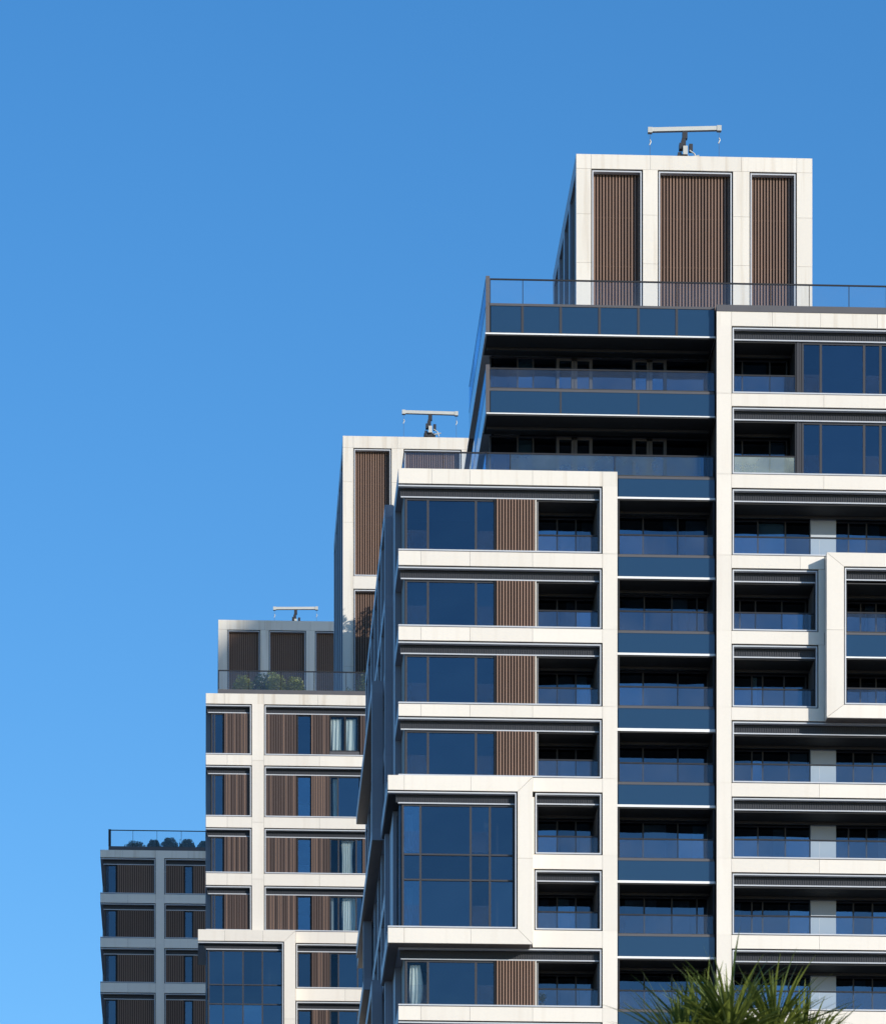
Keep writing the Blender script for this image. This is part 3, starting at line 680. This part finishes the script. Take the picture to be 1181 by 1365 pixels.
# ================================================================== neighbouring tower out of frame to the right (casts the shade on tower 3)
Nt = thing('apartment_tower', 'tall tower out of frame to the right that shades the farthest block', 'apartment tower', (153, 184, 0), None)
UD, SD = Vector((math.cos(R(SUN_AZ)), math.sin(R(SUN_AZ)), 0)), Vector((math.sin(R(SUN_AZ)), -math.cos(R(SUN_AZ)), 0))
def slanted(name, par, poly, s0, s1, mat):
    """polygon (u, z) extruded along s; the tower stands square to the afternoon sun and has a slanted crown"""
    n = len(poly); o = Vector((153, 184, 0))
    vs = [tuple(UD * u + SD * s_ + Vector((0, 0, z)) - o) for s_ in (s0, s1) for u, z in poly]
    fs = [tuple(range(n)), tuple(range(2 * n - 1, n - 1, -1))] + [(i, i + n, (i + 1) % n + n, (i + 1) % n) for i in range(n)]
    me = bpy.data.meshes.new(name); me.from_pydata(vs, [], fs); me.update(); me.materials.append(M[mat]); return link(name, me, par, o)
slanted('tower_shaft', Nt, [(213, 0), (264, 0), (264, 179.3), (247.2, 179.3), (213, 142.4)], -34, -18, 'cream')
for i in range(39): slanted('window_band', Nt, [(213.2, 4 + i * 3.5), (263.8, 4 + i * 3.5), (263.8, 6 + i * 3.5), (213.2, 6 + i * 3.5)], -34.05, -17.95, 'spandrel')

# ================================================================== window-cleaning cranes
def tube(bm, a, b, r0, r1, n=8):
    a, b = Vector(a), Vector(b); d = (b - a).normalized()
    u = d.orthogonal().normalized(); v = d.cross(u)
    rings = []
    for p, r in ((a, r0), (b, r1)):
        rings.append([bm.verts.new(p + (u * math.cos(t) + v * math.sin(t)) * r) for t in [2 * math.pi * i / n for i in range(n)]])
    for i in range(n): bm.faces.new((rings[0][i], rings[0][(i + 1) % n], rings[1][(i + 1) % n], rings[1][i]))
    bm.faces.new(rings[0][::-1]); bm.faces.new(rings[1])
def tubes(name, par, segs, mat, kind=None):
    base = Vector(segs[0][0]); bm = bmesh.new()
    for s in segs: tube(bm, Vector(s[0]) - base, Vector(s[1]) - base, s[2], s[3] if len(s) > 3 else s[2])
    me = bpy.data.meshes.new(name); bm.to_mesh(me); bm.free(); me.materials.append(M[mat]); return link(name, me, par, base, kind)

def crane(x, y, roof, zbar, half, tilt, label):
    """x, y of the mast; zbar = height of the spreader bar; tilt = rise of its right end"""
    C = thing('window_cleaning_crane', label, 'roof crane', (x, y, roof), 'window cleaning cranes on the roofs')
    bxs('carriage', C, [(x - .7, x + .7, y - .6, y + .6, roof + .15, roof + .5), (x - .6, x - .45, y - .7, y + .7, roof, roof + .15), (x + .45, x + .6, y - .7, y + .7, roof, roof + .15)], 'black')
    h = zbar - roof
    b = zbar - 1.25
    tubes('pedestal', C, [((x, y, roof + .5), (x, y, b + .1), .20, .17)], 'white')
    bxs('slewing_ring', C, [(x - .36, x + .30, y - .25, y + .25, b - .28, b - .02)], 'black')
    bxs('bogie', C, [(x - .30, x + .25, y - .3, y + .3, b - .62, b - .29)], 'red')
    bxs('winch_housing', C, [(x - .10, x + .10, y - .42, y - .15, b - .02, b + .36)], 'white')
    bxs('motor', C, [(x - .26, x - .10, y - .35, y, b + .26, b + .52), (x + .18, x + .34, y - .3, y - .02, b + .20, b + .50), (x - .32, x - .16, y - .3, y + .1, b - .2, b + .12)], 'black')
    tubes('hose', C, [((x + .2, y - .3, b + .2), (x + .42, y - .3, b + .05), .03), ((x + .42, y - .3, b + .05), (x + .5, y - .3, b - .22), .03), ((x + .22, y - .3, b - .1), (x + .62, y - .3, b - .02), .035)], 'white')
    bxs('jib_mast', C, [(x - .13, x + .05, y - .12, y + .12, b + .42, zbar - .42), (x - .10, x + .12, y - .13, y + .13, zbar - .44, zbar - .13), (x - .16, x - .02, y - .16, y + .02, b + .5, b + .72)], 'black')
    # spreader bar: hollow box girder with end caps, slightly tilted
    bm = bmesh.new()
    def seg(xa, xb, hh, dd):
        za, zb_ = tilt * xa / half, tilt * xb / half
        v = [bm.verts.new(p) for p in ((xa, -dd, za - hh), (xb, -dd, zb_ - hh), (xb, dd, zb_ - hh), (xa, dd, za - hh), (xa, -dd, za + hh), (xb, -dd, zb_ + hh), (xb, dd, zb_ + hh), (xa, dd, za + hh))]
        for f in ((0, 3, 2, 1), (4, 5, 6, 7), (0, 1, 5, 4), (1, 2, 6, 5), (2, 3, 7, 6), (3, 0, 4, 7)): bm.faces.new([v[i] for i in f])
    seg(-half + .2, half - .2, .088, .10)
    me = bpy.data.meshes.new('spreader_bar'); bm.to_mesh(me); bm.free(); me.materials.append(M['white'])
    sp = link('spreader_bar', me, C, (x, y, zbar))
    for s in (-1, 1):
        xe = x + s * (half - .1); ze = zbar + tilt * s
        bxs('end_cap', sp, [(xe - .10, xe + .10, y - .12, y + .12, ze - .13, ze + .105)], 'white')
        tubes('cable', sp, [((xe, y, ze - .15), (xe, y, roof + .4), .008)], 'black')
        tubes('hook', sp, [((xe, y, ze - .42), (xe + .04, y, ze - .5), .028), ((xe + .04, y, ze - .5), (xe, y, ze - .60), .03), ((xe, y, ze - .60), (xe - .03, y, ze - .66), .025)], 'white')
    return C
crane(21.4, 216, 86.53, 90.15, 1.64, .07, 'window cleaning crane with long white bar on the roof of the nearest tower')
crane(13.2, 283, 97.30, 100.80, 1.63, -.02, 'window cleaning crane with white bar on the roof of the middle tower')
crane(6.8, 357, 109.45, 112.22, 1.64, .03, 'window cleaning crane with pale bar on the shaded roof of the farthest tower')

# ================================================================== curtains
def curtain(x0, x1, y, z0, z1, label, folds=5, tie=0.0, mat='curtain', grp=None):
    nx, nz = folds * 8, 14; vs, fs = [], []
    for j in range(nz + 1):
        v = j / nz; zz = z1 + (z0 - z1) * v
        for i in range(nx + 1):
            u = i / nx; sw = tie * math.sin(v * math.pi * .9) * (u - .2)
            vs.append(((x1 - x0) * u + sw, .05 * math.sin(u * folds * 2 * math.pi + 1.5 * v) * (.6 + .4 * v), zz - z1))
    for j in range(nz):
        for i in range(nx):
            k = j * (nx + 1) + i; fs.append((k, k + nx + 1, k + nx + 2, k + 1))
    me = bpy.data.meshes.new('curtain'); me.from_pydata(vs, [], fs); me.update(); me.materials.append(M[mat])
    for p in me.polygons: p.use_smooth = True
    o = link('curtain', me, None, (x0, y, z1)); o['label'] = label; o['category'] = 'curtain'
    o['group'] = grp or 'curtains behind the windows'
    return o
curtain(7.04, 7.62, 267.62, 76.7, 78.5, 'pale green curtain behind the left pane of the top lit window on the middle tower', 3)
curtain(7.88, 8.42, 267.62, 76.7, 78.5, 'narrow pale curtain behind the right pane of the top window on the middle tower', 2)
curtain(7.15, 7.40, 267.65, 73.0, 75.2, 'thin pale curtain gathered in the second window from the top, middle tower', 3)
curtain(7.62, 8.30, 267.65, 69.9, 71.9, 'white pleated curtain drawn in the third window from the top, middle tower', 6, -.10)
curtain(7.68, 8.35, 267.65, 66.8, 68.75, 'cream pleated curtain with slanting folds in the fourth window from the top, middle tower', 6, .12)
curtain(7.05, 7.2, 267.65, 66.8, 68.75, 'narrow strip of curtain at the left edge of the fourth window, middle tower', 2)
curtain(8.38, 8.62, 199.95, 53.75, 55.2, 'pale narrow curtain in the upper left pane of the projecting corner box', 2, 0, 'blind')
curtain(8.38, 8.62, 199.95, 50.6, 52.2, 'pale narrow curtain in the lower left pane of the projecting corner box', 2, 0, 'blind')
curtain(8.55, 8.95, 200.75, 47.5, 49.2, 'wavy white curtain at the left of the lowest window of the nearest tower', 3, .16)

# ================================================================== terrace plants
def leaves_mesh(name, n, shape, size, mat):
    vs, fs = [], []
    for _ in range(n):
        p = Vector(shape()); d = Vector((random.gauss(0, 1), random.gauss(0, 1), random.gauss(0, 1))).normalized()
        u = d.orthogonal().normalized(); v = d.cross(u); s = size * random.uniform(.6, 1.3); k = len(vs)
        vs += [p - u * s, p + v * s * .45, p + u * s, p - v * s * .45]; fs.append((k, k + 1, k + 2, k + 3))
    me = bpy.data.meshes.new(name); me.from_pydata([tuple(q) for q in vs], [], fs); me.update(); me.materials.append(M[mat]); return me
def ball(rx, rz, fill=.55):
    def f():
        d = Vector((random.gauss(0, 1), random.gauss(0, 1), random.gauss(0, 1))).normalized()
        r = random.uniform(fill, 1.0) + .05 * math.sin(d.x * 7 + d.z * 5)
        return (d.x * rx * r, d.y * rx * r, d.z * rz * r)
    return f
def shrub(name, x, y, zb, rx, rz, label, mat='leaf', n=2600, size=.055, cat='shrub', grp=None, fill=.55):
    S_ = thing(name, label, cat, (x, y, zb), grp)
    link('foliage', leaves_mesh('foliage', n, ball(rx, rz, fill), size, mat), S_, (x, y, zb + rz * .95 + .05), 'stuff')
    tubes('stem', S_, [((x, y, zb), (x + .03, y, zb + rz), .05, .03)], 'bark')
    return S_
z = 79.6; P2G = 'shrubs on the terrace of the middle tower'
shrub('ball_shrub', 2.2, 269.2, z, 0.59, 0.86, 'clipped yellow green ball shrub at the left of the middle tower terrace', grp=P2G)
shrub('ball_shrub', 4.05, 269.0, z, 0.59, 0.88, 'clipped yellow green ball shrub below the taller bush on the middle terrace', grp=P2G)
shrub('ball_shrub', 5.05, 269.2, z, 0.61, 0.84, 'clipped yellow green ball shrub at the right of the bush on the middle terrace', grp=P2G)
shrub('leafy_bush', 3.35, 270.6, z, .75, 1.15, 'tall loose dark green bush behind the ball shrubs on the middle terrace', 'leafdark', 3200, .07, grp=P2G, fill=.2)
shrub('leafy_bush', 3.85, 270.4, z, .45, 1.2, 'loose olive bush standing just left of a balustrade post on the middle terrace', 'leaf', 1500, .06, grp=P2G, fill=.2)
shrub('low_shrub', 6.0, 269.6, z, .30, .38, 'low dark shrub in front of the shaded pale column on the middle terrace', 'leafdark', 500, .05, grp=P2G)
shrub('low_shrub', 6.7, 269.6, z, .45, .36, 'low dark spreading shrub right of the smallest one on the middle terrace', 'leafdark', 500, .05, grp=P2G)
shrub('leafy_bush', 8.1, 269.6, z, .35, .62, 'small dark bush beside the plant room column of the middle tower', 'leafdark', 700, .05, grp=P2G, fill=.2)
shrub('leafy_bush', 8.95, 269.8, z, .55, 1.15, 'dark green bush at the right end of the middle terrace', 'leafdark', 1200, .06, grp=P2G, fill=.2)
z = 90.1; P3G = 'shrubs on the roof terrace of the farthest tower'
for px, r, lab in ((-3.42, .50, 'dark dome shrub, leftmost of the row on the farthest roof terrace'), (-2.32, .62, 'dark dome shrub, second in the row of domes on the farthest roof terrace'), (-1.08, .56, 'dark dome shrub, third in the row on the farthest roof terrace'), (.16, .58, 'dark dome shrub, rightmost and half hidden on the farthest roof terrace')):
    shrub('dome_shrub', px, 343.2, z, r, {-3.42: .72, -2.32: .80, -1.08: .76, .16: .70}[px], lab, 'leafdark', 6500, .055, grp=P3G, fill=.35)
shrub('low_hedge', -4.75, 343.2, z, .80, .66, 'low ragged dark hedge left of the dome shrubs on the farthest roof terrace', 'leafdark', 2600, .06, grp=P3G)
shrub('low_hedge', -5.6, 343.2, z, .5, .42, 'lowest trailing shrub nearest the corner post on the farthest roof terrace', 'leafdark', 600, .05, grp=P3G)
shrub('wispy_plant', -1.62, 343.4, z, .28, .80, 'wispy twisted plant between two dome shrubs on the farthest roof terrace', 'leafdark', 160, .06, grp=P3G, fill=.0)
for px, rx, rz, lab in ((13.0, .35, .8, 'unseen ragged upright bush added at the very corner of the hidden wing of the middle tower'), (13.9, .55, .45, 'unseen low spreading bush added second from the corner on the hidden wing'), (14.9, .4, .95, 'unseen tallest ragged bush added on the hidden wing of the middle tower'), (16.2, .7, .5, 'unseen broad low bush added on the hidden wing of the middle tower'), (17.6, .4, .7, 'last unseen bush added along the edge of the hidden wing')):
    shrub('leafy_bush', px, 271.5, 88.4, rx, rz, lab, 'leaf', 260, .12, grp='unseen shrubs added on the hidden wing to dapple its shadow', fill=.2)  # unseen bushes, added to break up the shadow edge on the plant room
pp = thing('potted_plant', 'small pale green potted plant beside the brown slats on the lowest balcony', 'potted plant', (13.98, 200.6, 47.45))
tubes('pot', pp, [((13.98, 200.6, 47.45), (13.98, 200.6, 47.65), .08, .11)], 'pot')
link('foliage', leaves_mesh('foliage', 260, ball(.16, .22, .1), .05, 'leaf'), pp, (13.98, 200.6, 47.88), 'stuff')

# ================================================================== sword-leaved palm in the foreground
px_, py_ = 4.47, 40.0
PT = thing('palm_tree', 'dark green sword leaved palm top with slender spiky leaves at the lower right', 'palm tree', (px_, py_, 0))
tubes('trunk', PT, [((px_, py_, 0), (px_ + .1, py_, 4), .22, .18), ((px_ + .1, py_, 4), (px_, py_, 8.2), .18, .15)], 'bark')
heads_ = [(-.52, .0, 10.42), (-.15, -.15, 10.56), (.25, .1, 10.56), (-.30, .35, 10.52), (.50, .3, 10.40)]
for hx, hy, hz in heads_:
    tubes('branch', PT, [((px_, py_, 8.0), (px_ + hx * .7, py_ + hy * .7, 9.0), .12, .09), ((px_ + hx * .7, py_ + hy * .7, 9.0), (px_ + hx, py_ + hy, hz), .09, .06)], 'bark')
leafm = []
for q in range(10):
    Lg = random.uniform(.72, .90); wd = random.uniform(.016, .025); droop = random.uniform(.10, .60); tw = random.uniform(-.6, .6)
    vs, fs = [], []; n_ = 9
    for i in range(n_ + 1):
        t = i / n_; wv = wd * min(1, .5 + 2.2 * t) * (1 - t ** 2.2) + .001
        a = tw * t; c = Vector((Lg * t * (1 - .12 * droop * t), 0, -droop * t ** 2.2 * Lg * .6))
        s = Vector((0, math.cos(a), math.sin(a)))
        vs += [tuple(c + s * wv), tuple(c + Vector((0, 0, -wv * .35))), tuple(c - s * wv)]
    for i in range(n_):
        for j in (0, 1): k = i * 3 + j; fs.append((k, k + 1, k + 4, k + 3))
    me = bpy.data.meshes.new('leaf'); me.from_pydata(vs, [], fs); me.update(); me.materials.append(M['palm'])
    for p in me.polygons: p.use_smooth = True
    leafm.append(me)
low = bmesh.new()
for h, (hx, hy, hz) in enumerate(heads_):
    for i in range(200):
        az = i * 2.39996 + random.uniform(-.2, .2) + h
        el = R(random.choice([random.uniform(0, 35), random.uniform(25, 65), random.uniform(40, 85)])) if i < 60 else R(random.choice([random.uniform(-10, 40), random.uniform(20, 80)]))
        loc = Vector((px_ + hx, py_ + hy, hz + random.uniform(-.14, .10))); sc = random.uniform(.78, 1.04)
        rot = (random.uniform(-.5, .5), -el, az); me = random.choice(leafm)
        if i < 60:
            o = link('leaf', me, PT, loc); o.rotation_euler = rot; o.scale = (sc, sc * 1.05, sc)
        else:
            from mathutils import Euler
            mt = Matrix.Translation(loc - Vector((px_, py_, 0))) @ Euler(rot).to_matrix().to_4x4() @ Matrix.Scale(sc * .85, 4)
            t = me.copy(); t.transform(mt); low.from_mesh(t); bpy.data.meshes.remove(t)
me = bpy.data.meshes.new('lower_leaves'); low.to_mesh(me); low.free(); me.materials.append(M['palm'])
link('lower_leaves', me, PT, (px_, py_, 0), 'stuff')

bpy.context.view_layer.update()
